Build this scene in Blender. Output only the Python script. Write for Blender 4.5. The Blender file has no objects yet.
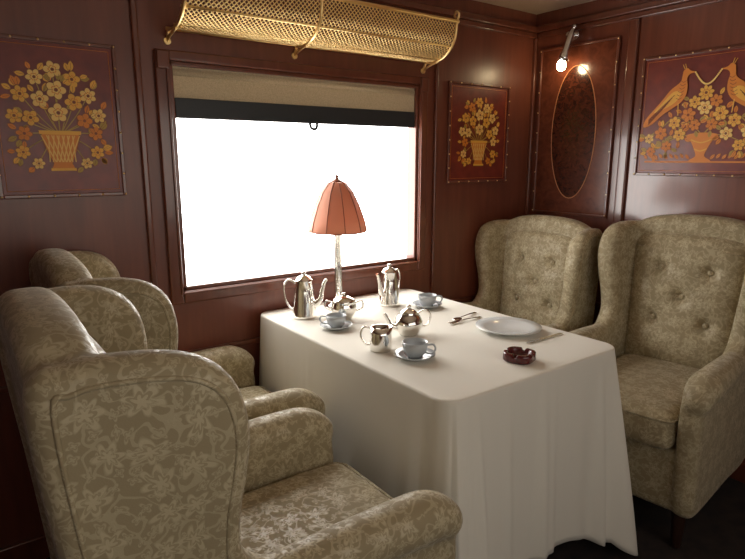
import bpy, bmesh, math, random
from mathutils import Vector, Matrix
random.seed(4)
D = bpy.data
SC = bpy.context.scene
COL = SC.collection
CH = 1.45   # camera height above datum
FZ = -.12   # floor level
SC.view_settings.view_transform='Standard'

# ------------------------------------------------------------------ helpers
def new_obj(name, me, parent=None, mat=None, loc=None):
    o = D.objects.new(name, me)
    COL.objects.link(o)
    if parent is not None: o.parent = parent
    if mat is not None and me is not None:
        if isinstance(mat, (list, tuple)):
            for m in mat: me.materials.append(m)
        else: me.materials.append(mat)
    if loc is not None: o.location = loc
    return o

def empty(name, loc=(0,0,0), rot=0.0):
    e = D.objects.new(name, None)
    e.empty_display_size = 0.1
    COL.objects.link(e)
    e.location = loc
    e.rotation_euler = (0,0,rot)
    return e

def smooth(me, on=True):
    me.polygons.foreach_set('use_smooth', [on]*len(me.polygons))
    me.update()

def boxes(name, bl, mat, parent=None, bevel=0.0):
    bm = bmesh.new()
    for (x0,x1,y0,y1,z0,z1) in bl:
        vs = [bm.verts.new(p) for p in [(x0,y0,z0),(x1,y0,z0),(x1,y1,z0),(x0,y1,z0),(x0,y0,z1),(x1,y0,z1),(x1,y1,z1),(x0,y1,z1)]]
        for f in [(3,2,1,0),(4,5,6,7),(0,1,5,4),(1,2,6,5),(2,3,7,6),(3,0,4,7)]:
            bm.faces.new([vs[i] for i in f])
    me = D.meshes.new(name); bm.to_mesh(me); bm.free()
    o = new_obj(name, me, parent, mat)
    if bevel > 0:
        m = o.modifiers.new('bev','BEVEL'); m.width = bevel; m.segments = 3; m.limit_method='ANGLE'
        smooth(me)
        w = o.modifiers.new('wn','WEIGHTED_NORMAL')
    return o

def lathe_bm(bm, prof, seg=40, c=(0,0,0), mi=0, closed=False):
    rings = []
    for (r,z) in prof:
        if r < 1e-5:
            rings.append([bm.verts.new((c[0],c[1],c[2]+z))])
        else:
            rings.append([bm.verts.new((c[0]+r*math.cos(2*math.pi*i/seg), c[1]+r*math.sin(2*math.pi*i/seg), c[2]+z)) for i in range(seg)])
    for a,b in zip(rings[:-1], rings[1:]):
        for i in range(seg):
            j=(i+1)%seg
            if len(a)==1 and len(b)==1: continue
            if len(a)==1: f=bm.faces.new((a[0],b[j],b[i]))
            elif len(b)==1: f=bm.faces.new((a[i],a[j],b[0]))
            else: f=bm.faces.new((a[i],a[j],b[j],b[i]))
            f.material_index=mi; f.smooth=True

def catmull(pts, n=8, closed=False):
    out=[]
    P=[Vector(p) for p in pts]; L=len(P)
    rng = range(L if closed else L-1)
    for i in rng:
        if closed: p0,p1,p2,p3=P[(i-1)%L],P[i],P[(i+1)%L],P[(i+2)%L]
        else: p0,p1,p2,p3=P[max(i-1,0)],P[i],P[i+1],P[min(i+2,L-1)]
        for k in range(n):
            t=k/n
            out.append(0.5*((2*p1)+(-p0+p2)*t+(2*p0-5*p1+4*p2-p3)*t*t+(-p0+3*p1-3*p2+p3)*t**3))
    if not closed: out.append(P[-1])
    return out

def tube_bm(bm, path, radii, seg=12, mi=0, flat=1.0, cap=True):
    P=[Vector(p) for p in path]; n=len(P)
    if not isinstance(radii,(list,tuple)): radii=[radii]*n
    if len(radii)!=n:
        L=len(radii); rr=[]
        for i in range(n):
            t=i/(n-1)*(L-1); k=min(int(t),L-2); rr.append(radii[k]+(radii[k+1]-radii[k])*(t-k))
        radii=rr
    T=[(P[min(i+1,n-1)]-P[max(i-1,0)]).normalized() for i in range(n)]
    up=Vector((0,0,1)) if abs(T[0].z)<0.9 else Vector((1,0,0))
    N=(up-T[0]*up.dot(T[0])).normalized()
    rings=[]
    for i in range(n):
        N=(N-T[i]*N.dot(T[i])).normalized(); B=T[i].cross(N)
        rings.append([bm.verts.new(P[i]+(N*math.cos(2*math.pi*k/seg)+B*math.sin(2*math.pi*k/seg)*flat)*radii[i]) for k in range(seg)])
    for a,b in zip(rings[:-1],rings[1:]):
        for k in range(seg):
            f=bm.faces.new((a[k],a[(k+1)%seg],b[(k+1)%seg],b[k])); f.smooth=True; f.material_index=mi
    if cap:
        for r,rev in ((rings[0],True),(rings[-1],False)):
            f=bm.faces.new(list(reversed(r)) if rev else r); f.material_index=mi

def bm_obj(name, bm, mat, parent=None, loc=None, recalc=True):
    if recalc: bmesh.ops.recalc_face_normals(bm, faces=bm.faces)
    me=D.meshes.new(name); bm.to_mesh(me); bm.free()
    return new_obj(name, me, parent, mat, loc)

def sphere_bm(bm, c, r, mi=0, seg=16, sc=(1,1,1)):
    g=bmesh.ops.create_uvsphere(bm,u_segments=seg,v_segments=max(8,seg//2),radius=r)
    for v in g['verts']: v.co=Vector((v.co.x*sc[0]+c[0],v.co.y*sc[1]+c[1],v.co.z*sc[2]+c[2]))
    for v in g['verts']:
        for f in v.link_faces: f.smooth=True; f.material_index=mi

# ------------------------------------------------------------------ materials
def mat_base(name, col=(0.5,0.5,0.5), rough=0.5, metal=0.0, coat=0.0, sheen=0.0, spec=0.5):
    m=D.materials.new(name); m.use_nodes=True
    b=m.node_tree.nodes['Principled BSDF']
    b.inputs['Base Color'].default_value=(*col,1)
    b.inputs['Roughness'].default_value=rough
    b.inputs['Metallic'].default_value=metal
    b.inputs['Coat Weight'].default_value=coat
    b.inputs['Coat Roughness'].default_value=0.12
    b.inputs['Sheen Weight'].default_value=sheen
    b.inputs['Specular IOR Level'].default_value=spec
    return m
class NT:
    def __init__(s,m): s.t=m.node_tree; s.b=s.t.nodes['Principled BSDF']
    def n(s,ty,**kw):
        x=s.t.nodes.new(ty)
        for k,v in kw.items():
            if k.startswith('i_'): x.inputs[k[2:].replace('_',' ')].default_value=v
            else: setattr(x,k,v)
        return x
    def l(s,a,b): s.t.links.new(a,b)
    def math(s,op,a,b=None,c=None):
        x=s.t.nodes.new('ShaderNodeMath'); x.operation=op
        for i,v in enumerate((a,b,c)):
            if v is None: continue
            if isinstance(v,(int,float)): x.inputs[i].default_value=v
            else: s.l(v,x.inputs[i])
        return x.outputs[0]
    def ramp(s,fac,stops):
        r=s.t.nodes.new('ShaderNodeValToRGB')
        e=r.color_ramp.elements
        while len(e)<len(stops): e.new(0.5)
        for i,(p,c) in enumerate(stops): e[i].position=p; e[i].color=(*c,1)
        s.l(fac,r.inputs[0]); return r.outputs[0]
    def mix(s,fac,a,b):
        x=s.t.nodes.new('ShaderNodeMix'); x.data_type='RGBA'
        if isinstance(fac,(int,float)): x.inputs[0].default_value=fac
        else: s.l(fac,x.inputs[0])
        for v,i in ((a,6),(b,7)):
            if isinstance(v,tuple): x.inputs[i].default_value=(*v,1)
            else: s.l(v,x.inputs[i])
        return x.outputs[2]
    def bump(s,h,st,dist=0.01):
        x=s.t.nodes.new('ShaderNodeBump'); x.inputs['Strength'].default_value=st; x.inputs['Distance'].default_value=dist
        s.l(h,x.inputs['Height']); s.l(x.outputs[0],s.b.inputs['Normal'])

def wood(name, dark, light, scale=(1,1,1), rough=0.3, coat=0.6, figure=False):
    m=mat_base(name,light,rough,coat=coat); t=NT(m)
    tc=t.n('ShaderNodeTexCoord'); mp=t.n('ShaderNodeMapping'); mp.inputs['Scale'].default_value=scale
    t.l(tc.outputs['Object'],mp.inputs[0])
    n1=t.n('ShaderNodeTexNoise'); n1.inputs['Scale'].default_value=6; n1.inputs['Detail'].default_value=8; n1.inputs['Distortion'].default_value=1.2 if figure else .4
    t.l(mp.outputs[0],n1.inputs['Vector'])
    n2=t.n('ShaderNodeTexNoise'); n2.inputs['Scale'].default_value=1.7; n2.inputs['Detail'].default_value=2
    t.l(tc.outputs['Object'],n2.inputs['Vector'])
    f=t.math('ADD',t.math('MULTIPLY',n1.outputs[0],0.7),t.math('MULTIPLY',n2.outputs[0],0.3))
    c=t.ramp(f,[(0.32,dark),(0.68,light)])
    t.l(c,t.b.inputs['Base Color'])
    return m

M_WALL = wood('mahogany_wall',(0.122,0.031,0.017),(0.188,0.052,0.027),(5,5,.45),rough=.28,coat=.5)
M_WALLW= wood('mahogany_wall_window_side',(0.122,0.031,0.017),(0.188,0.052,0.027),(5,5,.45),rough=.36,coat=.25)
M_WALLW.node_tree.nodes['Principled BSDF'].inputs['Coat Roughness'].default_value=.3
M_TRIM = wood('mahogany_trim',(0.10,0.026,0.013),(0.175,0.05,0.026),(4,4,.8),rough=.28,coat=.5)
M_FLAME= wood('flame_mahogany',(0.085,0.021,0.011),(0.17,0.047,0.022),(3,3,1.0),rough=.22,coat=.5,figure=True)
M_FLAME2= wood('crotch_mahogany',(0.016,0.005,0.003),(0.095,0.024,0.011),(6,6,1.8),rough=.2,coat=.5,figure=True)
M_CEIL = wood('ceiling_lacquer',(0.46,0.34,0.24),(0.54,0.41,0.29),(1,1,1),rough=.45,coat=.1)
M_PANEL= wood('panel_ground',(0.12,0.012,0.007),(0.22,0.028,0.012),(3,3,1.5),rough=.4,coat=.15)
M_BRASS= mat_base('aged_brass',(1.0,0.74,0.34),0.36,1.0)
M_SILVER=mat_base('silver_plate',(0.86,0.84,0.80),0.12,1.0)
M_CHROME=mat_base('chrome',(0.85,0.85,0.85),0.12,1.0)
M_BLACK=mat_base('black_blind_bar',(0.02,0.024,0.028),0.45)
M_DARKW=mat_base('dark_leg_wood',(0.03,0.012,0.007),0.35,coat=.4)
M_CHINA=mat_base('grey_blue_china',(0.47,0.50,0.52),0.2,coat=.6)
M_PLATE=mat_base('white_china',(0.66,0.67,0.66),0.18,coat=.6)
M_ASH  =mat_base('oxblood_enamel',(0.085,0.008,0.009),0.25,coat=.4)
M_IN=[mat_base('inlay_yellow',(0.84,0.44,0.06),.5),
      mat_base('inlay_orange',(0.72,0.23,0.025),.5),
      mat_base('inlay_brown',(0.22,0.045,0.010),.5),
      mat_base('inlay_olive',(0.45,0.28,0.045),.5),
      mat_base('inlay_cream',(0.90,0.60,0.18),.5)]

M_FLOOR=mat_base('dark_carpet',(0.02,0.014,0.012),0.95); t=NT(M_FLOOR)
nz=t.n('ShaderNodeTexNoise'); nz.inputs['Scale'].default_value=60
t.l(t.ramp(nz.outputs[0],[(0.3,(0.012,0.009,0.009)),(0.7,(0.035,0.022,0.018))]),t.b.inputs['Base Color'])

def damask():
    m=mat_base('damask_upholstery',(0.3,0.25,0.17),0.7,sheen=.15); t=NT(m)
    uv=t.n('ShaderNodeUVMap'); uv.uv_map='UVMap'
    dn=t.n('ShaderNodeTexNoise'); dn.inputs['Scale'].default_value=14; dn.inputs['Detail'].default_value=2
    t.l(uv.outputs[0],dn.inputs['Vector'])
    ad=t.n('ShaderNodeVectorMath'); ad.operation='MULTIPLY_ADD'
    t.l(dn.outputs['Color'],ad.inputs[0]); ad.inputs[1].default_value=(.045,.045,0); t.l(uv.outputs[0],ad.inputs[2])
    masks=[]
    for sc,pet,rad in ((13,6,.36),(31,4,.34)):
        s=t.n('ShaderNodeVectorMath'); s.operation='SCALE'; s.inputs[3].default_value=sc; t.l(ad.outputs[0],s.inputs[0])
        v=t.n('ShaderNodeTexVoronoi'); v.voronoi_dimensions='2D'; v.inputs['Scale'].default_value=1; v.inputs['Randomness'].default_value=.6
        t.l(s.outputs[0],v.inputs['Vector'])
        sb=t.n('ShaderNodeVectorMath'); sb.operation='SUBTRACT'; t.l(s.outputs[0],sb.inputs[0]); t.l(v.outputs['Position'],sb.inputs[1])
        sp=t.n('ShaderNodeSeparateXYZ'); t.l(sb.outputs[0],sp.inputs[0])
        ang=t.math('ARCTAN2',sp.outputs[1],sp.outputs[0])
        sx=t.n('ShaderNodeSeparateXYZ'); t.l(v.outputs['Color'],sx.inputs[0])
        ph=t.math('MULTIPLY',sx.outputs[0],6.28)
        c=t.math('COSINE',t.math('ADD',t.math('MULTIPLY',ang,float(pet)),ph))
        thr=t.math('MULTIPLY_ADD',c,rad*.28,rad*.9)
        q=t.math('SUBTRACT',thr,v.outputs['Distance'])
        mk=t.math('SMOOTH_MIN',t.math('MAXIMUM',t.math('MULTIPLY',q,12.0),0.0),1.0,0.1)
        rg=t.math('GREATER_THAN',t.math('ABSOLUTE',t.math('SUBTRACT',v.outputs['Distance'],t.math('MULTIPLY',thr,.5))),.04)
        masks.append(t.math('MULTIPLY',mk,t.math('MULTIPLY_ADD',rg,.8,.2)))
    vn=t.n('ShaderNodeTexNoise'); vn.noise_dimensions='2D'; vn.inputs['Scale'].default_value=26; vn.inputs['Detail'].default_value=.5
    t.l(ad.outputs[0],vn.inputs['Vector'])
    vine=t.math('LESS_THAN',t.math('ABSOLUTE',t.math('SUBTRACT',vn.outputs[0],.5)),.035)
    mk=t.math('MAXIMUM',masks[0],t.math('MULTIPLY',masks[1],.7)); mk=t.math('MAXIMUM',mk,t.math('MULTIPLY',vine,.6))
    col=t.mix(mk,(0.30,0.240,0.138),(0.47,0.395,0.25))
    t.l(col,t.b.inputs['Base Color'])
    t.l(t.math('MULTIPLY_ADD',mk,-.42,.8),t.b.inputs['Roughness'])
    fn=t.n('ShaderNodeTexNoise'); fn.inputs['Scale'].default_value=350
    t.l(uv.outputs[0],fn.inputs['Vector'])
    t.bump(t.math('ADD',mk,t.math('MULTIPLY',fn.outputs[0],.5)),.25,.002)
    return m
M_DAM=damask()

M_LINEN=mat_base('cream_linen',(0.76,0.725,0.64),0.8,sheen=.1); t=NT(M_LINEN)
tc=t.n('ShaderNodeTexCoord'); w=t.n('ShaderNodeTexNoise'); w.inputs['Scale'].default_value=400; t.l(tc.outputs['Object'],w.inputs['Vector'])
t.bump(w.outputs[0],.12,.001)
M_BLIND=mat_base('woven_blind',(0.42,0.34,0.2),0.85); t=NT(M_BLIND)
tc=t.n('ShaderNodeTexCoord'); w=t.n('ShaderNodeTexNoise'); w.inputs['Scale'].default_value=220; t.l(tc.outputs['Object'],w.inputs['Vector'])
t.l(t.ramp(w.outputs[0],[(0.3,(0.50,0.41,0.26)),(0.7,(0.68,0.57,0.39))]),t.b.inputs['Base Color'])
M_SHADE=D.materials.new('amber_lampshade'); M_SHADE.use_nodes=True
nt=M_SHADE.node_tree; b=nt.nodes['Principled BSDF']; b.inputs['Base Color'].default_value=(.64,.31,.20,1); b.inputs['Roughness'].default_value=.6
tr=nt.nodes.new('ShaderNodeBsdfTranslucent'); tr.inputs[0].default_value=(.76,.42,.29,1)
mx=nt.nodes.new('ShaderNodeMixShader'); mx.inputs[0].default_value=.40
nt.links.new(b.outputs[0],mx.inputs[1]); nt.links.new(tr.outputs[0],mx.inputs[2]); nt.links.new(mx.outputs[0],nt.nodes['Material Output'].inputs[0])
M_RIB=mat_base('shade_rib',(0.24,0.07,0.035),.5)

def emis(name,col,st):
    m=D.materials.new(name); m.use_nodes=True; nt=m.node_tree
    for n in list(nt.nodes):
        if n.type=='BSDF_PRINCIPLED': nt.nodes.remove(n)
    e=nt.nodes.new('ShaderNodeEmission'); e.inputs[0].default_value=(*col,1); e.inputs[1].default_value=st
    nt.links.new(e.outputs[0],nt.nodes['Material Output'].inputs[0]); return m
M_SKY=emis('overcast_window_light',(1.0,0.975,0.93),10.5)
M_SKY2=emis('overcast_window_light_soft',(1.0,0.94,0.84),2.1)
M_BULB=emis('bulb_glow',(1.0,0.78,0.45),60.0)

# ------------------------------------------------------------------ room
WY=2.45; RX=3.04; LX=-1.3; BY=-0.9; HZ=2.31
WX0,WX1,WZ0,WZ1=0.785,2.10,CH-.555,CH+.385
boxes('floor',[(LX-.1,RX+.1,BY-.1,WY+.1,FZ-.06,FZ)],M_FLOOR)
boxes('ceiling',[(LX-.1,RX+.1,BY-.1,WY+.15,HZ,HZ+.06)],M_CEIL)
boxes('wall_window',[(LX,WX0,WY,WY+.1,FZ,HZ),(WX1,RX,WY,WY+.1,FZ,HZ),(WX0,WX1,WY,WY+.1,FZ,WZ0),(WX0,WX1,WY,WY+.1,WZ1,HZ)],M_WALLW)
boxes('wall_right',[(RX,RX+.1,BY,WY+.1,FZ,HZ)],M_WALL)
boxes('wall_left',[(LX-.1,LX,BY,WY+.1,FZ,HZ)],M_WALL)
boxes('wall_back',[(LX,-.6,BY-.1,BY,FZ,HZ),(2.4,RX,BY-.1,BY,FZ,HZ),(-.6,2.4,BY-.1,BY,FZ,.85),(-.6,2.4,BY-.1,BY,1.95,HZ)],M_WALL)

win=empty('window_1')
boxes('glazing',[(WX0-.01,WX1+.01,WY+.065,WY+.07,WZ0-.01,WZ1+.01)],M_SKY,win)
boxes('reveal_frame',[(WX0,WX0+.018,WY-.01,WY+.06,WZ0,WZ1),(WX1-.018,WX1,WY-.01,WY+.06,WZ0,WZ1),(WX0,WX1,WY-.01,WY+.06,WZ0,WZ0+.018),(WX0,WX1,WY-.01,WY+.06,WZ1-.018,WZ1)],M_TRIM,win,.004)
fw=.055
boxes('casing',[(WX0-fw,WX0,WY-.022,WY,WZ0-fw,WZ1+.04),(WX1,WX1+fw,WY-.022,WY,WZ0-fw,WZ1+.04),(WX0,WX1,WY-.022,WY,WZ0-fw,WZ0),(WX0,WX1,WY-.022,WY,WZ1,WZ1+.04)],M_TRIM,win,.008)
boxes('casing_bead',[(WX0-.014,WX0-.004,WY-.03,WY-.018,WZ0-.014,WZ1),(WX1+.004,WX1+.014,WY-.03,WY-.018,WZ0-.014,WZ1),(WX0-.004,WX1+.004,WY-.03,WY-.018,WZ0-.014,WZ0-.004)],M_TRIM,win,.003)
boxes('corner_bracket',[(WX0-.05,WX0-.0,WY-.034,WY-.022,WZ1-.035,WZ1+.035),(WX1,WX1+.05,WY-.034,WY-.022,WZ1-.035,WZ1+.035)],M_TRIM,win,.006)
win2=empty('window_2')
boxes('glazing',[(-.6,2.4,BY-.08,BY-.075,.85,1.95)],M_SKY2,win2)
boxes('frame',[(-.6,-.55,BY-.07,BY+.02,.85,1.95),(2.35,2.4,BY-.07,BY+.02,.85,1.95),(-.6,2.4,BY-.07,BY+.02,.85,.9),(-.6,2.4,BY-.07,BY+.02,1.9,1.95),(.87,.93,BY-.07,BY+.02,.85,1.95)],M_TRIM,win2,.006)

bl=empty('roller_blind')
boxes('fabric',[(WX0+.018,WX1-.018,WY+.008,WY+.012,CH+.245,WZ1-.016)],M_BLIND,bl)
bm=bmesh.new(); tube_bm(bm,[(WX0+.02,WY+.022,CH+.345),(WX1-.02,WY+.022,CH+.345)],.02,20); bm_obj('roller',bm,M_BLIND,bl)
boxes('bottom_bar',[(WX0+.02,WX1-.02,WY-.002,WY+.018,CH+.165,CH+.246)],M_BLACK,bl,.005)
bm=bmesh.new()
xm=(WX0+WX1)/2+.01
tube_bm(bm,catmull([(xm-.02,WY-.002,CH+.172),(xm-.016,WY-.006,CH+.148),(xm,WY-.008,CH+.139),(xm+.016,WY-.006,CH+.148),(xm+.02,WY-.002,CH+.172)],6),.007,10)
bm_obj('pull',bm,M_BLACK,bl)

def wall_strip(name,bl_,bev=.006): return boxes(name,bl_,M_TRIM,None,bev)
wall_strip('trim_1',[(LX,RX,WY-.03,WY,CH+.75,CH+.785),(LX,RX,WY-.016,WY,CH+.72,CH+.75)])
wall_strip('trim_2',[(RX-.03,RX,BY,WY-.03,CH+.75,CH+.785),(RX-.016,RX,BY,WY-.03,CH+.72,CH+.75)])
wall_strip('trim_3',[(RX-.022,RX,WY-.022,WY,FZ+.1,CH+.72)])
wall_strip('trim_4',[(RX-.02,RX,1.775,1.83,FZ+.1,CH+.72)],.009)
wall_strip('trim_5',[(LX,RX,WY-.018,WY,.60,.625)])
wall_strip('trim_6',[(RX-.018,RX,BY,WY-.02,.60,.625)])
wall_strip('trim_7',[(.655,.68,WY-.018,WY,FZ+.1,CH+.72)],.007)
wall_strip('trim_8',[(2.215,2.235,WY-.018,WY,FZ+.1,CH+.72)],.007)
wall_strip('baseboard_window',[(LX,RX,WY-.02,WY,FZ,FZ+.1)])
wall_strip('baseboard_right',[(RX-.02,RX,BY,WY-.02,FZ,FZ+.1)])

def studs(bm, pts, r=.004):
    for p in pts: sphere_bm(bm,p,r,0,8)

# ------------------------------------------------------------------ inlay panels
class Inlay:
    def __init__(s): s.bm=bmesh.new(); s.k=0
    def poly(s,pts,mi,lay=1):
        s.k+=1; z=.0008+lay*.0007+ (s.k%7)*.00007
        vs=[s.bm.verts.new((p[0],p[1],z)) for p in pts]
        f=s.bm.faces.new(vs); f.material_index=mi
    def flower(s,cx,cy,r,n=6,mi=0,ph=None):
        ph=random.random()*6 if ph is None else ph
        def out(k,a=.66):
            return [(cx+k*r*(a+(1-a)*abs(math.cos(n*(th+ph)/2)))*math.cos(th),cy+k*r*(a+(1-a)*abs(math.cos(n*(th+ph)/2)))*math.sin(th)) for th in [2*math.pi*i/64 for i in range(64)]]
        s.poly(out(1.1),2,3); s.poly(out(1),mi,4)
        for q in range(n):
            th=math.pi*(2*q+1)/n-ph
            c_,s_=math.cos(th),math.sin(th); w_=.022*r
            s.poly([(cx+c_*r*.35-s_*w_,cy+s_*r*.35+c_*w_),(cx+c_*r*.72-s_*w_,cy+s_*r*.72+c_*w_),(cx+c_*r*.72+s_*w_,cy+s_*r*.72-c_*w_),(cx+c_*r*.35+s_*w_,cy+s_*r*.35-c_*w_)],2,5)
        s.poly(out(.50),1,6); s.poly(out(.40),mi,7)
        s.poly([(cx+.2*r*math.cos(a),cy+.2*r*math.sin(a)) for a in [2*math.pi*i/16 for i in range(16)]],2,8)
    def leaf(s,x,y,ang,L,w,mi=1,lay=2):
        c,sn=math.cos(ang),math.sin(ang)
        for k,m_,ly in ((1.12,2,lay),(1,mi,lay+1)):
            pts=[]
            for i in range(13):
                t_=i/12; pts.append((t_*L*k,w*k*math.sin(math.pi*t_)**.8))
            for i in range(1,12):
                t_=1-i/12; pts.append((t_*L*k,-w*k*math.sin(math.pi*t_)**.8))
            s.poly([(x+c*a-sn*b_,y+sn*a+c*b_) for a,b_ in pts],m_,ly)
        s.poly([(x+c*a-sn*b_,y+sn*a+c*b_) for a,b_ in ((0,w*.07),(L*.8,w*.05),(L*.8,-w*.05),(0,-w*.07))],2,lay+2)
    def stem(s,pts,w=.003,mi=3,lay=1):
        P=catmull([(a,b_,0) for a,b_ in pts],8)
        L=[];R=[]
        for i,p in enumerate(P):
            d=(P[min(i+1,len(P)-1)]-P[max(i-1,0)]).normalized()
            L.append((p.x-d.y*w,p.y+d.x*w)); R.append((p.x+d.y*w,p.y-d.x*w))
        for i in range(len(P)-1): s.poly([L[i],L[i+1],R[i+1],R[i]],mi,lay)
    def blob(s,pts,mi,lay,n=6): s.poly([(p.x,p.y) for p in catmull([(a,b_,0) for a,b_ in pts],n,True)],mi,lay)
    def obj(s,name,parent):
        s.bm.normal_update()
        for f in s.bm.faces:
            if f.normal.z<0: f.normal_flip()
        me=D.meshes.new(name); s.bm.to_mesh(me); s.bm.free()
        return new_obj(name,me,parent,M_IN)

def frame_panel(root,hw,hh):
    boxes('ground',[(-hw,hw,-hh,hh,-.006,.0005)],M_PANEL,root)
    w=.014
    boxes('frame',[(-hw-w,-hw,-hh-w,hh+w,-.006,.010),(hw,hw+w,-hh-w,hh+w,-.006,.010),(-hw,hw,-hh-w,-hh,-.006,.010),(-hw,hw,hh,hh+w,-.006,.010)],M_TRIM,root,.003)
    bm=bmesh.new()
    g=hw+w*.5; h=hh+w*.5
    n=int(2*g/.075); m=int(2*h/.075)
    pts=[(-g+2*g*i/n,sg*h,.0105) for i in range(n+1) for sg in (-1,1)]+[(sg*g,-h+2*h*i/m,.0105) for i in range(1,m) for sg in (-1,1)]
    studs(bm,pts,.0042); bm_obj('studs',bm,M_BRASS,root)
    tube=bmesh.new()
    q=.012
    for a,b_ in (((-hw+q,-hh+q),(hw-q,-hh+q)),((hw-q,-hh+q),(hw-q,hh-q)),((hw-q,hh-q),(-hw+q,hh-q)),((-hw+q,hh-q),(-hw+q,-hh+q))):
        tube_bm(tube,[(*a,.001),(*b_,.001)],.0009,6)
    bm_obj('stringing',tube,M_IN[1],root)

def bouquet_panel(name,loc,hw,hh):
    root=empty(name,loc); root.rotation_euler=(math.radians(90),0,0)
    frame_panel(root,hw,hh)
    I=Inlay()
    body=[(-.062,-.045),(-.058,-.075),(-.042,-.125),(-.03,-.155),(-.04,-.178),(.04,-.178),(.03,-.155),(.042,-.125),(.058,-.075),(.062,-.045)]
    I.poly([(a*1.08,b_*1.03+.003) for a,b_ in body],2,1); I.poly(body,1,2)
    for i in range(-3,4):
        I.stem([(i*.017-.012,-.055),(i*.011+.010,-.15)],.0018,4,3)
        I.stem([(i*.017+.012,-.055),(i*.011-.010,-.15)],.0018,4,4)
    I.poly([(-.068,-.052),(.068,-.052),(.07,-.038),(-.07,-.038)],0,5)
    I.poly([(-.042,-.182),(.042,-.182),(.042,-.172),(-.042,-.172)],0,5)
    ring=[(-.005,.175,.030),(-.065,.145,.028),(.055,.145,.029),(-.115,.085,.029),(.105,.09,.029),(0,.105,.034),(-.055,.07,.030),(.055,.065,.031),
          (-.14,.01,.027),(.135,.02,.027),(-.09,.005,.028),(.085,.0,.028),(0,.025,.034),
          (-.115,-.05,.026),(.12,-.045,.026),(-.125,-.115,.024),(.12,-.115,.025),(-.08,-.155,.021),(.08,-.155,.021)]
    for (x,y,r) in ring:
        I.stem([(x*.1,-.045),(x*.6,(y-.045)*.5),(x,y)],.0018,3,1)
    for (x,y,r) in ring:
        I.flower(x,y,r*.98,random.choice((5,6)),random.choice((0,0,4,4,1)))
    for k in range(75):
        x,y,r=random.choice(ring); a=math.atan2(y,x)+random.uniform(-1.3,1.3)
        px,py=x+math.cos(a)*r*1.0,y+math.sin(a)*r*1.0
        if abs(px)<.15 and -.17<py<.19: I.leaf(px,py,a,random.uniform(.024,.036),random.uniform(.007,.010),random.choice((0,1,3,0)))
    I.obj('marquetry',root)
    return root
bouquet_panel('marquetry_panel',(.375,WY-.008,CH+.14),.20,.265)
bouquet_panel('marquetry_panel',(2.565,WY-.008,CH+.145),.235,.265)

root=empty('peacock_marquetry_panel',(RX-.008,1.40,CH+.215)); root.rotation_euler=(math.radians(90),0,math.radians(-90))
frame_panel(root,.32,.285)
I=Inlay()
birdo=[(-.085,.185),(-.058,.192),(-.084,.200),(-.10,.213),(-.118,.203),(-.122,.18),(-.13,.15),(-.175,.115),(-.22,.06),(-.29,-.02),(-.30,-.06),(-.26,-.05),(-.20,0.0),(-.15,.03),(-.115,.055),(-.095,.09),(-.092,.13),(-.098,.165)]
birdo=[(a,b_+.01) for a,b_ in birdo]
for sg in (-1,1):
    def fx(v): return v if sg==-1 else -v
    I.blob([(fx(a*1.03+.003),b_) for a,b_ in birdo],2,7)
    I.blob([(fx(a)*1.0,b_) for a,b_ in birdo],1,8)
    I.blob([(fx(a),b_) for a,b_ in [(-.12,.11),(-.16,.115),(-.21,.065),(-.25,.02),(-.19,.04),(-.14,.07)]],0,9)
    for k in range(5):
        I.stem([(fx(-.15-.01*k),.10-.012*k),(fx(-.20-.008*k),.055-.012*k),(fx(-.275),-.015-.006*k)],.0013,2,12)
    for k in range(6): I.stem([(fx(-.098-.003*k),.165-.016*k),(fx(-.112-.003*k),.158-.016*k),(fx(-.123-.004*k),.165-.016*k)],.001,2,12)
    I.stem([(fx(-.105),.22),(fx(-.112),.245)],.0015,0,9); I.stem([(fx(-.112),.22),(fx(-.124),.242)],.0015,0,9)
    I.stem([(fx(-.13),.06),(fx(-.125),.0)],.0025,0,9)
    for k in range(14):
        t_=k/13; x=fx(-.06+.06*t_*1.0) ; y=.20-.06*math.sin(math.pi*t_*.5)
        I.poly([(x+.0045*math.cos(a),y+.0045*math.sin(a)) for a in [i*math.pi/4 for i in range(8)]],4,9)
    I.stem([(0,-.10),(fx(-.06),-.04),(fx(-.14),-.01),(fx(-.21),-.06),(fx(-.27),-.10)],.0028,3,1)
    I.stem([(0,-.10),(fx(-.08),-.10),(fx(-.15),-.12),(fx(-.24),-.17)],.0022,3,1)
    for x,y,r in [(-.05,.06,.030),(-.075,.0,.035),(-.14,-.035,.031),(-.205,-.085,.033),(-.265,-.11,.025),(-.11,-.095,.031),(-.17,-.15,.027),(-.25,-.175,.024),(-.04,-.05,.028)]:
        I.flower(fx(x),y,r,6,random.choice((0,1,0,4)))
        for _ in range(5):
            a=random.uniform(0,6.28); I.leaf(fx(x)+math.cos(a)*r,y+math.sin(a)*r,a,.034,.009,random.choice((0,1,3)))
    for k in range(9):
        I.leaf(fx(-.05-.027*k),-.215+.004*(k%2),math.radians(50) if sg==1 else math.radians(130),.03,.007,1)
I.flower(0,.10,.036,8,0); I.flower(0,.03,.034,6,4)
urn=[(-.075,-.10),(-.05,-.13),(-.03,-.17),(-.022,-.20),(-.05,-.225),(.05,-.225),(.022,-.20),(.03,-.17),(.05,-.13),(.075,-.10),(.03,-.088),(-.03,-.088)]
I.blob(urn,1,3)
I.stem([(-.05,-.12),(0,-.135),(.05,-.12)],.003,0,5); I.stem([(-.03,-.165),(0,-.175),(.03,-.165)],.003,0,5)
I.poly([(-.28,-.232),(.28,-.232),(.28,-.224),(-.28,-.224)],1,2)
I.obj('marquetry',root)

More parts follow.
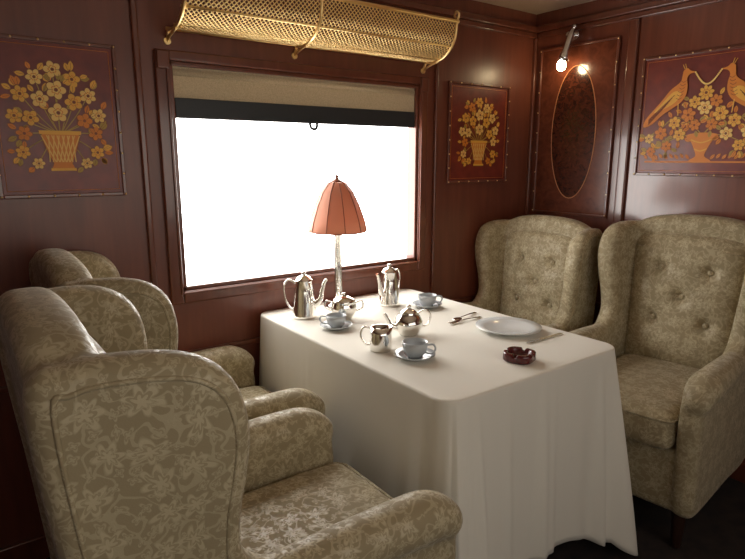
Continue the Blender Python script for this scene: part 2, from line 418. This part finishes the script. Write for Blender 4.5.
root=empty('oval_veneer_panel',(RX-.006,2.135,CH+.16)); root.rotation_euler=(math.radians(90),0,math.radians(-90))
hw,hh=.245,.475
boxes('ground',[(-hw,hw,-hh,hh,-.004,.001)],M_FLAME,root)
w=.014
boxes('frame',[(-hw-w,-hw,-hh-w,hh+w,-.006,.012),(hw,hw+w,-hh-w,hh+w,-.006,.012),(-hw,hw,-hh-w,-hh,-.006,.012),(-hw,hw,hh,hh+w,-.006,.012)],M_TRIM,root,.004)
ovp=[(.148*math.cos(a),.378*math.sin(a)-.01) for a in [2*math.pi*i/72 for i in range(72)]]
bm=bmesh.new(); bm.faces.new([bm.verts.new((a,b_,.0020)) for a,b_ in ovp]); bm_obj('oval_veneer',bm,M_FLAME2,root,recalc=False)
bm=bmesh.new(); tube_bm(bm,[(a,b_,.0014) for a,b_ in ovp+ovp[:1]],.0028,6,cap=False)
bm_obj('oval_inlay',bm,mat_base('oval_stringing',(.50,.20,.07),.5),root)
bm=bmesh.new(); studs(bm,[(sx_*(hw+.007),-hh+2*hh*i/8,.0125) for i in range(9) for sx_ in (-1,1)],.004); bm_obj('studs',bm,M_BRASS,root)

# ------------------------------------------------------------------ luggage rack
rk=empty('luggage_rack')
x0,x1=.79,2.13
prof=catmull([(0,WY-.03,CH+.50),(0,WY-.10,CH+.495),(0,WY-.18,CH+.52),(0,WY-.235,CH+.58),(0,WY-.25,CH+.66)],10)
plen=[0]
for a,b_ in zip(prof[:-1],prof[1:]): plen.append(plen[-1]+(b_-a).length)
PL=plen[-1]
def pp(s):
    s=max(0,min(PL,s))
    for i in range(len(plen)-1):
        if s<=plen[i+1]+1e-9:
            t_=(s-plen[i])/(plen[i+1]-plen[i]); return prof[i].lerp(prof[i+1],t_)
    return prof[-1]
cu=D.curves.new('mesh_lattice','CURVE'); cu.dimensions='3D'; cu.bevel_depth=.0023; cu.bevel_resolution=1
sp_=.0195
k=-int(PL/sp_)-1
while x0+k*sp_<x1:
    for dr in (1,-1):
        pts=[]
        for i in range(25):
            s_=PL*i/24; x=x0+k*sp_+s_ if dr==1 else x0+k*sp_+PL-s_
            if x0<=x<=x1: p=pp(s_); pts.append((x,p.y,p.z))
        if len(pts)>1:
            sp=cu.splines.new('POLY'); sp.points.add(len(pts)-1)
            for q,p in zip(sp.points,pts): q.co=(*p,1)
    k+=1
new_obj('mesh_lattice',cu,rk,M_BRASS)
bm=bmesh.new()
def rail(s_,r):
    p=pp(s_); tube_bm(bm,[(x0-.01,p.y,p.z),(x1+.01,p.y,p.z)],r,12)
rail(0,.007); rail(PL,.009); rail(PL*.62,.005); rail(PL*.3,.004)
for xx in (x0,(x0+x1)/2-.1,x1):
    tube_bm(bm,[(xx,p.y,p.z-.004) for p in prof],.0075,10)
    tube_bm(bm,catmull([(xx,WY-.25,CH+.66),(xx,WY-.262,CH+.69),(xx,WY-.245,CH+.705),(xx,WY-.232,CH+.69),(xx,WY-.24,CH+.68)],6),.006,8)
    tube_bm(bm,catmull([(xx,WY-.002,CH+.46),(xx,WY-.05,CH+.475),(xx,WY-.12,CH+.49)],6),.006,8)
    tube_bm(bm,[(xx,WY+.0,CH+.458),(xx,WY-.008,CH+.458)],.014,12); tube_bm(bm,[(xx,WY-.002,CH+.458),(xx,WY-.03,CH+.50)],.007,8)
bm_obj('rails',bm,M_BRASS,rk)

# ------------------------------------------------------------------ wall sconce
sc=empty('wall_sconce')
bm=bmesh.new()
tube_bm(bm,[(RX,2.17,CH+.70),(RX-.012,2.17,CH+.70)],.03,20)
tube_bm(bm,catmull([(RX-.01,2.17,CH+.70),(RX-.06,2.168,CH+.705),(RX-.085,2.165,CH+.68)],6),.009,10)
tube_bm(bm,[(RX-.07,2.13,CH+.725),(RX-.083,2.14,CH+.68),(RX-.098,2.155,CH+.605),(RX-.104,2.16,CH+.57),(RX-.107,2.164,CH+.545)],[.010,.017,.019,.029,.031],18)
sphere_bm(bm,(RX-.069,2.127,CH+.73),.013)
bm_obj('spot_holder',bm,M_CHROME,sc)
bm=bmesh.new(); sphere_bm(bm,(RX-.112,2.168,CH+.522),.026,0,20,(1,1,1.15)); bm_obj('bulb',bm,M_BULB,sc)

# ------------------------------------------------------------------ wingback armchair
def curve_slab(pts, extr, bev, n=6):
    cu=D.curves.new('tmp','CURVE'); cu.dimensions='2D'; cu.fill_mode='BOTH'; cu.extrude=extr; cu.bevel_depth=bev; cu.bevel_resolution=4
    P=catmull([(a,b_,0) for a,b_ in pts],n,True)
    sp=cu.splines.new('POLY'); sp.points.add(len(P)-1); sp.use_cyclic_u=True
    for q,p in zip(sp.points,P): q.co=(p.x,p.y,0,1)
    o=D.objects.new('tmp',cu); COL.objects.link(o)
    dg=bpy.context.evaluated_depsgraph_get()
    me=D.meshes.new_from_object(o.evaluated_get(dg))
    D.objects.remove(o); return me
def add_mesh(bm,me,M):
    b2=bmesh.new(); b2.from_mesh(me); bmesh.ops.remove_doubles(b2,verts=b2.verts,dist=1e-5)
    bmesh.ops.transform(b2,matrix=M,verts=b2.verts)
    m2=D.meshes.new('t'); b2.to_mesh(m2); b2.free(); bm.from_mesh(m2)
def remeshed(bm,vox,it,name):
    bmesh.ops.recalc_face_normals(bm,faces=bm.faces)
    me=D.meshes.new('t'); bm.to_mesh(me); bm.free()
    o=D.objects.new('t',me); COL.objects.link(o)
    r=o.modifiers.new('r','REMESH'); r.mode='VOXEL'; r.voxel_size=vox
    s=o.modifiers.new('s','SMOOTH'); s.factor=.5; s.iterations=it
    dg=bpy.context.evaluated_depsgraph_get()
    m2=D.meshes.new_from_object(o.evaluated_get(dg)); D.objects.remove(o); m2.name=name
    return m2
def sstep(a,b_,x):
    t_=max(0,min(1,(x-a)/(b_-a))); return t_*t_*(3-2*t_)
def deform(p):
    x,y,z=p
    fl=sstep(.66,1.0,z)*sstep(.0,.28,x)*sstep(.15,.3,abs(y))*.035
    y2=y+math.copysign(fl,y)
    x2=x-.09*max(0,z-.45)
    return (x2,y2,z)
def box_uv(me):
    uvl=me.uv_layers.new(name='UVMap') if 'UVMap' not in me.uv_layers else me.uv_layers['UVMap']
    for p in me.polygons:
        n=p.normal; ax=max(range(3),key=lambda i:abs(n[i]))
        for li in p.loop_indices:
            c=me.vertices[me.loops[li].vertex_index].co
            uvl.data[li].uv=((c.y,c.z),(c.x,c.z),(c.x+.13,c.y+.31))[ax]
def finish(me,df=True):
    if df:
        for v in me.vertices: v.co=deform(v.co)
    me.update(); box_uv(me); smooth(me)
    if not me.materials: me.materials.append(M_DAM)
    return me
side=[(0.03,.08),(.35,.08),(.70,.08),(.755,.12),(.765,.30),(.78,.48),(.76,.56),(.66,.585),(.46,.58),(.305,.61),(.230,.69),(.229,.79),(.249,.89),(.262,.98),(.248,1.055),(.20,1.095),(.11,1.107),(.03,1.10),(.0,1.06),(.0,.7),(.0,.25)]
SY=.295
bm=bmesh.new()
slab=curve_slab(side,.008,.036)
for sg in (-1,1):
    add_mesh(bm,slab,Matrix.Translation((0,sg*SY,0))@Matrix.Rotation(math.radians(90),4,'X'))
    path=catmull([(.16,sg*(SY+.0),.59),(.34,sg*(SY+.004),.59),(.54,sg*(SY+.010),.59),(.72,sg*(SY+.012),.583),(.79,sg*(SY+.012),.55)],6)
    b2=bmesh.new(); tube_bm(b2,path,[.045,.055,.062,.066,.052],20)
    sphere_bm(b2,(.78,sg*(SY+.012),.555),.055,0,20)
    m2=D.meshes.new('t'); b2.to_mesh(m2); b2.free(); bm.from_mesh(m2)
back=[(-.24,.12),(.24,.12),(.27,.5),(.28,.9),(.275,1.06),(.22,1.12),(.1,1.145),(-.1,1.145),(-.22,1.12),(-.275,1.06),(-.28,.9),(-.27,.5)]
bslab=curve_slab(back,.02,.04)
Mb=Matrix(((0,0,1,.035),(1,0,0,0),(0,1,0,0),(0,0,0,1)))
add_mesh(bm,bslab,Mb)
def rbox(bm,x0,x1,y0,y1,z0,z1,b_):
    g=bmesh.ops.create_cube(bm,size=1)
    for v in g['verts']: v.co=Vector(((x0+x1)/2+v.co.x*(x1-x0),(y0+y1)/2+v.co.y*(y1-y0),(z0+z1)/2+v.co.z*(z1-z0)))
    ed=list({e for v in g['verts'] for e in v.link_edges})
    bmesh.ops.bevel(bm,geom=ed,offset=b_,segments=4,profile=.5,affect='EDGES')
rbox(bm,.02,.76,-.28,.28,.05,.33,.03)
shell=finish(remeshed(bm,.0115,7,'upholstered_shell'))
bm=bmesh.new(); rbox(bm,.08,.82,-.245,.245,.315,.475,.05)
cush=remeshed(bm,.0125,6,'seat_cushion')
for v in cush.vertices:
    if v.co.z>.40:
        v.co.z+=.022*(1-((v.co.x-.45)/.38)**2)*(1-(v.co.y/.25)**2)
finish(cush,False)
btn=[(-.11,.93),(.11,.93),(0,.80),(-.12,.68),(.12,.68)]
bm=bmesh.new(); NY,NZ=56,76
gridv=[]
for j in range(NZ+1):
    row=[]
    for i in range(NY+1):
        u=-1+2*i/NY; w_=-1+2*j/NZ
        y=u*.25; z=.765+w_*.335
        if w_>.8: z-=.03*(abs(u)**3)
        edge=((1-u**4)*(1-w_**6))
        x=.085+.070*max(edge,0)**.5
        for (by,bz) in btn:
            d2=(y-by)**2+(z-bz)**2; x-=.032*math.exp(-d2/.0009)+.014*math.exp(-d2/.005)
            if d2<.01:
                a_=math.atan2(z-bz,y-by); x+=.0025*math.cos(6*a_)*math.exp(-d2/.0025)*min(1,d2/.0003)
        row.append(bm.verts.new((x,y,z)))
    gridv.append(row)
for j in range(NZ):
    for i in range(NY): bm.faces.new((gridv[j][i],gridv[j][i+1],gridv[j+1][i+1],gridv[j+1][i]))
for seq in ([gridv[0][i] for i in range(NY+1)],[gridv[NZ][i] for i in range(NY+1)],[gridv[j][0] for j in range(NZ+1)],[gridv[j][NY] for j in range(NZ+1)]):
    nv=[bm.verts.new((.06,v.co.y,v.co.z)) for v in seq]
    for i in range(len(seq)-1): bm.faces.new((seq[i],seq[i+1],nv[i+1],nv[i]))
bmesh.ops.remove_doubles(bm,verts=bm.verts,dist=1e-5)
bmesh.ops.recalc_face_normals(bm,faces=bm.faces)
pil=D.meshes.new('inner_back'); bm.to_mesh(pil); bm.free(); finish(pil)
bm=bmesh.new()
for (by,bz) in btn:
    x=.085+.070-.038; q=deform((x,by,bz)); sphere_bm(bm,q,.014,0,12,(.6,1,1))
bts=D.meshes.new('buttons'); bm.to_mesh(bts); bm.free(); finish(bts,False)
bm=bmesh.new()
def rrect(hx0,hx1,hy,z,r=.05,n=6):
    out=[]
    for cx,cy,a0 in ((hx1-r,hy-r,0),(hx0+r,hy-r,90),(hx0+r,-hy+r,180),(hx1-r,-hy+r,270)):
        for i in range(n+1):
            a=math.radians(a0+90*i/n); out.append((cx+r*math.cos(a),cy+r*math.sin(a),z))
    out.append(out[0]); return out
tube_bm(bm,rrect(.085,.818,.243,.452,.05),.005,8)
SP=[(p.x,p.y) for p in catmull([(a,b_,0) for a,b_ in side],6,True)]
i0=6*9; i1=6*20
for sg in (-1,1):
    for yo in (.042,):
        pth=[deform((a,sg*(SY+yo),b_)) for a,b_ in SP[i0:i1]]
        tube_bm(bm,pth,.005,8)
pip=D.meshes.new('piping'); bm.to_mesh(pip); bm.free(); finish(pip,False)
bm=bmesh.new()
for (lx,ly) in ((.70,.27),(.70,-.27),(.06,.24),(.06,-.24)):
    lathe_bm(bm,[(0,0),(.016,0),(.02,.01),(.022,.06),(.028,.15),(.028,.19),(0,.19)],16,(lx,ly,FZ))
legs=D.meshes.new('legs'); bm.to_mesh(legs); bm.free(); legs.materials.append(M_DARKW)
def chair(x,y,rot,s=(1,1,1)):
    e=empty('wingback_armchair',(x,y,0 if s[2]==1 else FZ*(1-s[2])),math.radians(rot)); e.scale=s
    for n_,me in (('upholstered_shell',shell),('seat_cushion',cush),('inner_back',pil),('buttons',bts),('piping',pip),('legs',legs)):
        new_obj(n_,me,e)
    return e
chair(.150,1.27,0,(1.01,1,1))
chair(.30,2.07,0,(.93,1,.98))
chair(2.895,1.32,187,(.95,1,1))
chair(2.745,2.07,180,(.82,.98,.96))

# ------------------------------------------------------------------ table + cloth
TX0,TX1,TY0,TY1=1.11,2.02,1.14,2.43
tb=empty('dining_table')
o=boxes('top',[(TX0+.015,TX1-.015,TY0+.015,TY1-.015,.715,.740)],M_DARKW,tb)
bm=bmesh.new(); bm.from_mesh(o.data)
ve=[e for e in bm.edges if abs(e.verts[0].co.z-e.verts[1].co.z)>.01]
bmesh.ops.bevel(bm,geom=ve,offset=.085,segments=8,profile=.5,affect='EDGES'); bm.to_mesh(o.data); bm.free()
boxes('apron',[(TX0+.1,TX1-.1,TY0+.1,TY1-.1,.65,.715)],M_DARKW,tb)
bm=bmesh.new()
for yy in (TY0+.35,TY1-.3):
    lathe_bm(bm,[(0,FZ),(.19,FZ),(.19,FZ+.03),(.06,FZ+.07),(.04,.05),(.05,.3),(.035,.45),(.06,.65),(0,.65)],24,((TX0+TX1)/2,yy,0))
bm_obj('pedestal',bm,M_DARKW,tb)

bm=bmesh.new()
def per(r,off,n_c=20,n_x=60,n_y=80):
    out=[]; s_=0
    def seg(ax,ay,bx,by,n,nx,ny,c0):
        nonlocal s_
        L=math.hypot(bx-ax,by-ay)
        for i in range(n):
            t_=i/n; d=min(t_*L,(1-t_)*L); cw=math.exp(-(d/.15)**2)*.55
            out.append((ax+(bx-ax)*t_,ay+(by-ay)*t_,nx,ny,cw,s_+t_*L))
        s_+=L
    def arc(cx,cy,a0,n):
        nonlocal s_
        for i in range(n):
            t_=i/n; a=math.radians(a0+90*t_); out.append((cx+r*math.cos(a),cy+r*math.sin(a),math.cos(a),math.sin(a),.55+.45*math.sin(math.pi*t_),s_+t_*r*math.pi/2))
        s_+=r*math.pi/2
    seg(TX0+r,TY0,TX1-r,TY0,n_x,0,-1,0); arc(TX1-r,TY0+r,-90,n_c)
    seg(TX1,TY0+r,TX1,TY1-r,n_y,1,0,0); arc(TX1-r,TY1-r,0,n_c)
    seg(TX1-r,TY1,TX0+r,TY1,n_x,0,1,0); arc(TX0+r,TY1-r,90,n_c)
    seg(TX0,TY1-r,TX0,TY0+r,n_y,-1,0,0); arc(TX0+r,TY0+r,180,n_c)
    return out
PER=per(.07,0)
Ltot=2*(TX1-TX0-.14)+2*(TY1-TY0-.14)+2*math.pi*.07
rnd=random.Random(11)
FOLDS=[(rnd.uniform(0,Ltot),rnd.uniform(.014,.034),rnd.uniform(.012,.028)) for _ in range(30)]+[(.05,.018,.05),(.20,.016,.024),(.71,.02,.04),(.80,.016,.035),(Ltot-.05,.018,.045),(Ltot-.14,.016,.035)]
NR=34; rings=[]
for k in range(NR+1):
    row=[]
    for (px,py,nx,ny,cw,s_) in PER:
        if k<4:
            a=math.radians(90*k/4); off=-.008+.008*math.sin(a); z=.750-.008*(1-math.cos(a))
        else:
            t_=(k-4)/(NR-4)
            drop=.675+.175*cw**1.1
            fold=.008*math.sin(s_*13+1.3)+.005*math.sin(s_*23.7+.4)
            for (c0,w_,am) in FOLDS:
                dd=abs(s_-c0); dd=min(dd,Ltot-dd)
                ww=w_*(.6+.8*t_)
                if dd<4*ww: fold+=am*math.exp(-(dd/ww)**2)*(1.25-.5*t_)
            cf=cw*(.068+.022*math.sin(s_*55+.8))
            off=t_**1.0*(.014+fold*.9+cf)+.004*t_
            if ny>.5: off*=.15
            if nx<-.5: off*=.45
            z=.742-t_*drop
        x_=px+nx*off; y_=min(py+ny*off,WY-.03)
        row.append(bm.verts.new((x_,y_,z)))
    rings.append(row)
N=len(PER)
for a,b_ in zip(rings[:-1],rings[1:]):
    for i in range(N): bm.faces.new((a[i],b_[i],b_[(i+1)%N],a[(i+1)%N]))
bm.faces.new(rings[0])
o=bm_obj('tablecloth',bm,M_LINEN); smooth(o.data)
md=o.modifiers.new('s','SOLIDIFY'); md.thickness=.002; md.offset=0
TZ=.752

# ------------------------------------------------------------------ tableware
IR=math.atan2(-.592,.806)
def coffee_pot(x,y,rot,h=.165,r=.043):
    bm=bmesh.new()
    lathe_bm(bm,[(0,0),(r,0),(r*1.03,.004),(r*1.0,.012),(r*.95,h*.3),(r*.82,h*.7),(r*.70,h*.93),(r*.74,h*.95),(r*.74,h*.97),(r*.66,h*1.0),(r*.5,h*1.06),(r*.2,h*1.1),(r*.12,h*1.12),(r*.2,h*1.15),(r*.2,h*1.18),(0,h*1.21)],40)
    tube_bm(bm,catmull([(r*.7,0,h*.30),(r*1.35,0,h*.45),(r*1.55,0,h*.70),(r*1.8,0,h*.93),(r*1.98,0,h*.98)],8),[.013,.012,.009,.007,.006],14)
    tube_bm(bm,catmull([(-r*.74,0,h*.9),(-r*1.35,0,h*.98),(-r*1.72,0,h*.8),(-r*1.6,0,h*.45),(-r*1.15,0,h*.22),(-r*.88,0,h*.24)],8),.0042,10)
    o=bm_obj('coffee_pot',bm,M_SILVER,None,(x,y,TZ)); o.rotation_euler=(0,0,rot)
coffee_pot(1.255,2.225,IR,.175,.052)
coffee_pot(1.70,2.175,IR+math.pi+.9,h=.17,r=.050)
def teapot(name,x,y,rot,r=.056,h=.078):
    bm=bmesh.new()
    lathe_bm(bm,[(0,0),(r*.6,0),(r*.62,.006),(r*.8,h*.18),(r*1.0,h*.45),(r*.98,h*.65),(r*.78,h*.9),(r*.58,h*1.0),(r*.6,h*1.03),(r*.5,h*1.1),(r*.2,h*1.2),(r*.1,h*1.23),(r*.17,h*1.29),(r*.14,h*1.36),(0,h*1.39)],40)
    tube_bm(bm,catmull([(r*.85,0,h*.38),(r*1.3,0,h*.5),(r*1.5,0,h*.75),(r*1.75,0,h*1.0),(r*1.85,0,h*1.02)],8),[.014,.011,.008,.007,.006],14)
    tube_bm(bm,catmull([(-r*.7,0,h*.95),(-r*1.3,0,h*1.08),(-r*1.68,0,h*.8),(-r*1.5,0,h*.38),(-r*.92,0,h*.3)],8),.0042,10)
    o=bm_obj(name,bm,M_SILVER,None,(x,y,TZ)); o.rotation_euler=(0,0,rot)
teapot('teapot',1.46,1.74,IR+math.pi+.35,.058,.09)
def sugar(x,y,rot):
    r,h=.056,.085
    bm=bmesh.new()
    lathe_bm(bm,[(0,0),(r*.55,0),(r*.6,.005),(r*.85,h*.25),(r*1.05,h*.55),(r*.98,h*.8),(r*.9,h*.95),(r*.93,h*1.0),(r*.8,h*1.1),(r*.35,h*1.25),(r*.12,h*1.3),(r*.2,h*1.38),(0,h*1.46)],36)
    for sg in (-1,1): tube_bm(bm,catmull([(sg*r*.9,0,h*.9),(sg*r*1.4,0,h*1.0),(sg*r*1.5,0,h*.65),(sg*r*.95,0,h*.45)],6),.0036,10)
    o=bm_obj('sugar_bowl',bm,M_SILVER,None,(x,y,TZ)); o.rotation_euler=(0,0,rot)
sugar(1.375,2.085,IR)
def jug(x,y,rot):
    bm=bmesh.new(); r,h=.042,.09
    lathe_bm(bm,[(0,0),(r*.9,0),(r*.95,.005),(r*1.0,h*.3),(r*.9,h*.7),(r*.86,h),(r*.80,h*.99),(r*.84,h*.6),(r*.85,.012),(0,.01)],36)
    for v in bm.verts:
        if v.co.z>h*.6 and v.co.x>0:
            k=sstep(h*.6,h,v.co.z)*max(0,(v.co.x/r))**4; v.co.x+=.018*k; v.co.z+=.008*k
    tube_bm(bm,catmull([(-r*.8,0,h*.92),(-r*1.5,0,h*.98),(-r*1.75,0,h*.6),(-r*1.3,0,h*.25),(-r*.95,0,h*.25)],8),.004,10)
    o=bm_obj('milk_jug',bm,M_SILVER,None,(x,y,TZ)); o.rotation_euler=(0,0,rot)
jug(1.25,1.65,IR)
def cup(x,y,rot,s=1.0):
    e=empty('teacup_and_saucer',(x,y,TZ),rot)
    bm=bmesh.new()
    R=.072*s
    lathe_bm(bm,[(0,.002),(R*.5,0),(R*.55,.002),(R*.75,.008),(R,.018),(R*.995,.0205),(R*.72,.0115),(R*.5,.006),(R*.4,.005),(0,.005)],44)
    bm_obj('saucer',bm,M_CHINA,e)
    bm=bmesh.new(); r=.045*s;h=.055*s
    lathe_bm(bm,[(0,.002),(r*.55,0),(r*.58,.004),(r*.85,h*.3),(r*.98,h*.7),(r*1.0,h),(r*.95,h*1.0),(r*.92,h*.7),(r*.78,h*.3),(r*.4,.009),(0,.008)],40,(0,0,.006))
    tube_bm(bm,catmull([(-r*.93,0,h*.85+.006),(-r*1.45,0,h*.9+.006),(-r*1.6,0,h*.6+.006),(-r*1.3,0,h*.3+.006),(-r*.83,0,h*.33+.006)],8),.0036,10,flat=.8)
    bm_obj('cup',bm,M_CHINA,e)
cup(1.27,1.985,IR,.95)
cup(1.82,2.03,IR+math.pi,.98)
cup(1.295,1.505,IR+math.pi-.3,1.02)
bm=bmesh.new(); R=.135
lathe_bm(bm,[(0,.002),(R*.6,0),(R*.64,.002),(R*.72,.010),(R,.018),(R*.995,.021),(R*.72,.0135),(R*.62,.006),(0,.005)],64)
bm_obj('dinner_plate',bm,M_PLATE,None,(1.835,1.54,TZ))
bm=bmesh.new(); R=.056
prof_=[(0,0),(R*.9,0),(R,.006),(R,.028),(R*.96,.032),(R*.72,.032),(R*.68,.028),(R*.64,.010),(0,.008)]
lathe_bm(bm,prof_,64)
for v in bm.verts:
    a=math.atan2(v.co.y,v.co.x)
    if v.co.z>.02 and abs((a/(math.pi/2)+.5)%1-.5)<.07: v.co.z-=.009
    rr=math.hypot(v.co.x,v.co.y)
    if rr>1e-4:
        k=1/ (abs(math.cos(a))**3+abs(math.sin(a))**3)**(1/3); v.co.x*=k*.95; v.co.y*=k*.95
o=bm_obj('ashtray',bm,M_ASH,None,(1.58,1.27,TZ)); o.rotation_euler=(0,0,.35)
def flat_strip(bm,pts,th=.0016,z=.002):
    P=pts; n=len(P); T=[];B=[]
    for (x,w_,dz) in P:
        T.append((bm.verts.new((x,w_,z+dz+th)),bm.verts.new((x,-w_,z+dz+th)))); B.append((bm.verts.new((x,w_,z+dz)),bm.verts.new((x,-w_,z+dz))))
    for i in range(n-1):
        bm.faces.new((T[i][0],T[i][1],T[i+1][1],T[i+1][0])); bm.faces.new((B[i][1],B[i][0],B[i+1][0],B[i+1][1]))
        bm.faces.new((T[i][0],T[i+1][0],B[i+1][0],B[i][0])); bm.faces.new((T[i+1][1],T[i][1],B[i][1],B[i+1][1]))
    bm.faces.new((T[0][1],T[0][0],B[0][0],B[0][1])); bm.faces.new((T[-1][0],T[-1][1],B[-1][1],B[-1][0]))
def fork(x,y,rot):
    bm=bmesh.new()
    flat_strip(bm,[(-.10,.009,0),(-.08,.010,.001),(-.03,.004,.004),(.03,.0035,.006),(.045,.010,.005),(.06,.012,.003)])
    for k in (-1.5,-.5,.5,1.5):
        tube_bm(bm,[(.058,k*.0062,.006),(.08,k*.0062,.004),(.10,k*.0060,.007)],[.0022,.002,.001],8)
    o=bm_obj('fork',bm,M_SILVER,None,(x,y,TZ)); o.rotation_euler=(0,0,rot)
def knife(x,y,rot):
    bm=bmesh.new()
    flat_strip(bm,[(-.11,.008,0),(-.10,.0095,0),(-.02,.0065,0),(0,.006,0),(.02,.010,0),(.09,.010,0),(.11,.004,0)],.003,.0)
    o=bm_obj('table_knife',bm,M_SILVER,None,(x,y,TZ)); o.rotation_euler=(0,0,rot)
def spoon(x,y,rot):
    bm=bmesh.new()
    flat_strip(bm,[(-.10,.008,0),(-.08,.009,.001),(-.03,.0035,.004),(.035,.003,.005)])
    sphere_bm(bm,(.06,0,.006),.02,0,20,(1.4,.9,.22))
    o=bm_obj('spoon',bm,M_SILVER,None,(x,y,TZ)); o.rotation_euler=(0,0,rot)
fork(1.79,1.745,math.pi); spoon(1.83,1.79,math.pi+.25); knife(1.86,1.375,math.pi)

# ------------------------------------------------------------------ table lamp
lp=empty('table_lamp',(1.485,2.30,TZ))
bm=bmesh.new()
lathe_bm(bm,[(0,0),(.065,0),(.068,.006),(.06,.016),(.035,.026),(.022,.04),(.02,.08),(.019,.2),(.016,.34),(.022,.345),(.022,.355),(.010,.36),(.008,.46),(0,.46)],32)
sphere_bm(bm,(0,0,.46),.012,0,12)
bm_obj('stem',bm,M_SILVER,lp)
NS=10
prof_=[(.022,.598),(.042,.589),(.075,.548),(.104,.485),(.125,.425),(.139,.368)]
bm=bmesh.new(); rg=[]
SEG=8
for (r,z) in prof_:
    row=[]
    for i in range(NS):
        for k in range(SEG):
            t_=k/SEG; a0=2*math.pi*i/NS; a1=2*math.pi*(i+1)/NS
            x=(1-t_)*math.cos(a0)+t_*math.cos(a1); y=(1-t_)*math.sin(a0)+t_*math.sin(a1)
            pf=1+.025*math.sin(math.pi*t_)
            zz=z-(.006*math.sin(math.pi*t_) if r>.13 else 0)
            row.append(bm.verts.new((x*r*pf,y*r*pf,zz)))
    rg.append(row)
n=NS*SEG
for a,b_ in zip(rg[:-1],rg[1:]):
    for i in range(n):
        f=bm.faces.new((a[i],b_[i],b_[(i+1)%n],a[(i+1)%n])); f.smooth=True
o=bm_obj('shade',bm,M_SHADE,lp); md=o.modifiers.new('s','SOLIDIFY'); md.thickness=.0015
bm=bmesh.new()
for i in range(NS):
    a=2*math.pi*i/NS
    tube_bm(bm,[(r*1.005*math.cos(a),r*1.005*math.sin(a),z) for r,z in prof_],.002,8)
for j,rr in ((0,.0025),(len(prof_)-1,.002)):
    tube_bm(bm,[(prof_[j][0]*math.cos(2*math.pi*i/40)*.98,prof_[j][0]*math.sin(2*math.pi*i/40)*.98,prof_[j][1]-(.002 if j else 0)) for i in range(41)],rr,8,cap=False)
lathe_bm(bm,[(.0,.592),(.026,.596),(.022,.603),(.012,.606),(.006,.614),(.010,.622),(0,.63)],20)
tube_bm(bm,[(0,0,.45),(0,0,.6)],.003,8)
bm_obj('ribs',bm,M_RIB,lp)

# ------------------------------------------------------------------ world, camera
w=D.worlds.new('world'); SC.world=w; w.use_nodes=True
w.node_tree.nodes['Background'].inputs[0].default_value=(.9,.95,1,1); w.node_tree.nodes['Background'].inputs[1].default_value=.5
cam=D.cameras.new('camera'); cam.lens=580/745*36; cam.sensor_width=36; cam.clip_start=.02
co=D.objects.new('camera',cam); COL.objects.link(co); co.location=(0,0,CH)
co.rotation_euler=Vector((.580,.789,-.203)).to_track_quat('-Z','Y').to_euler()
SC.camera=co
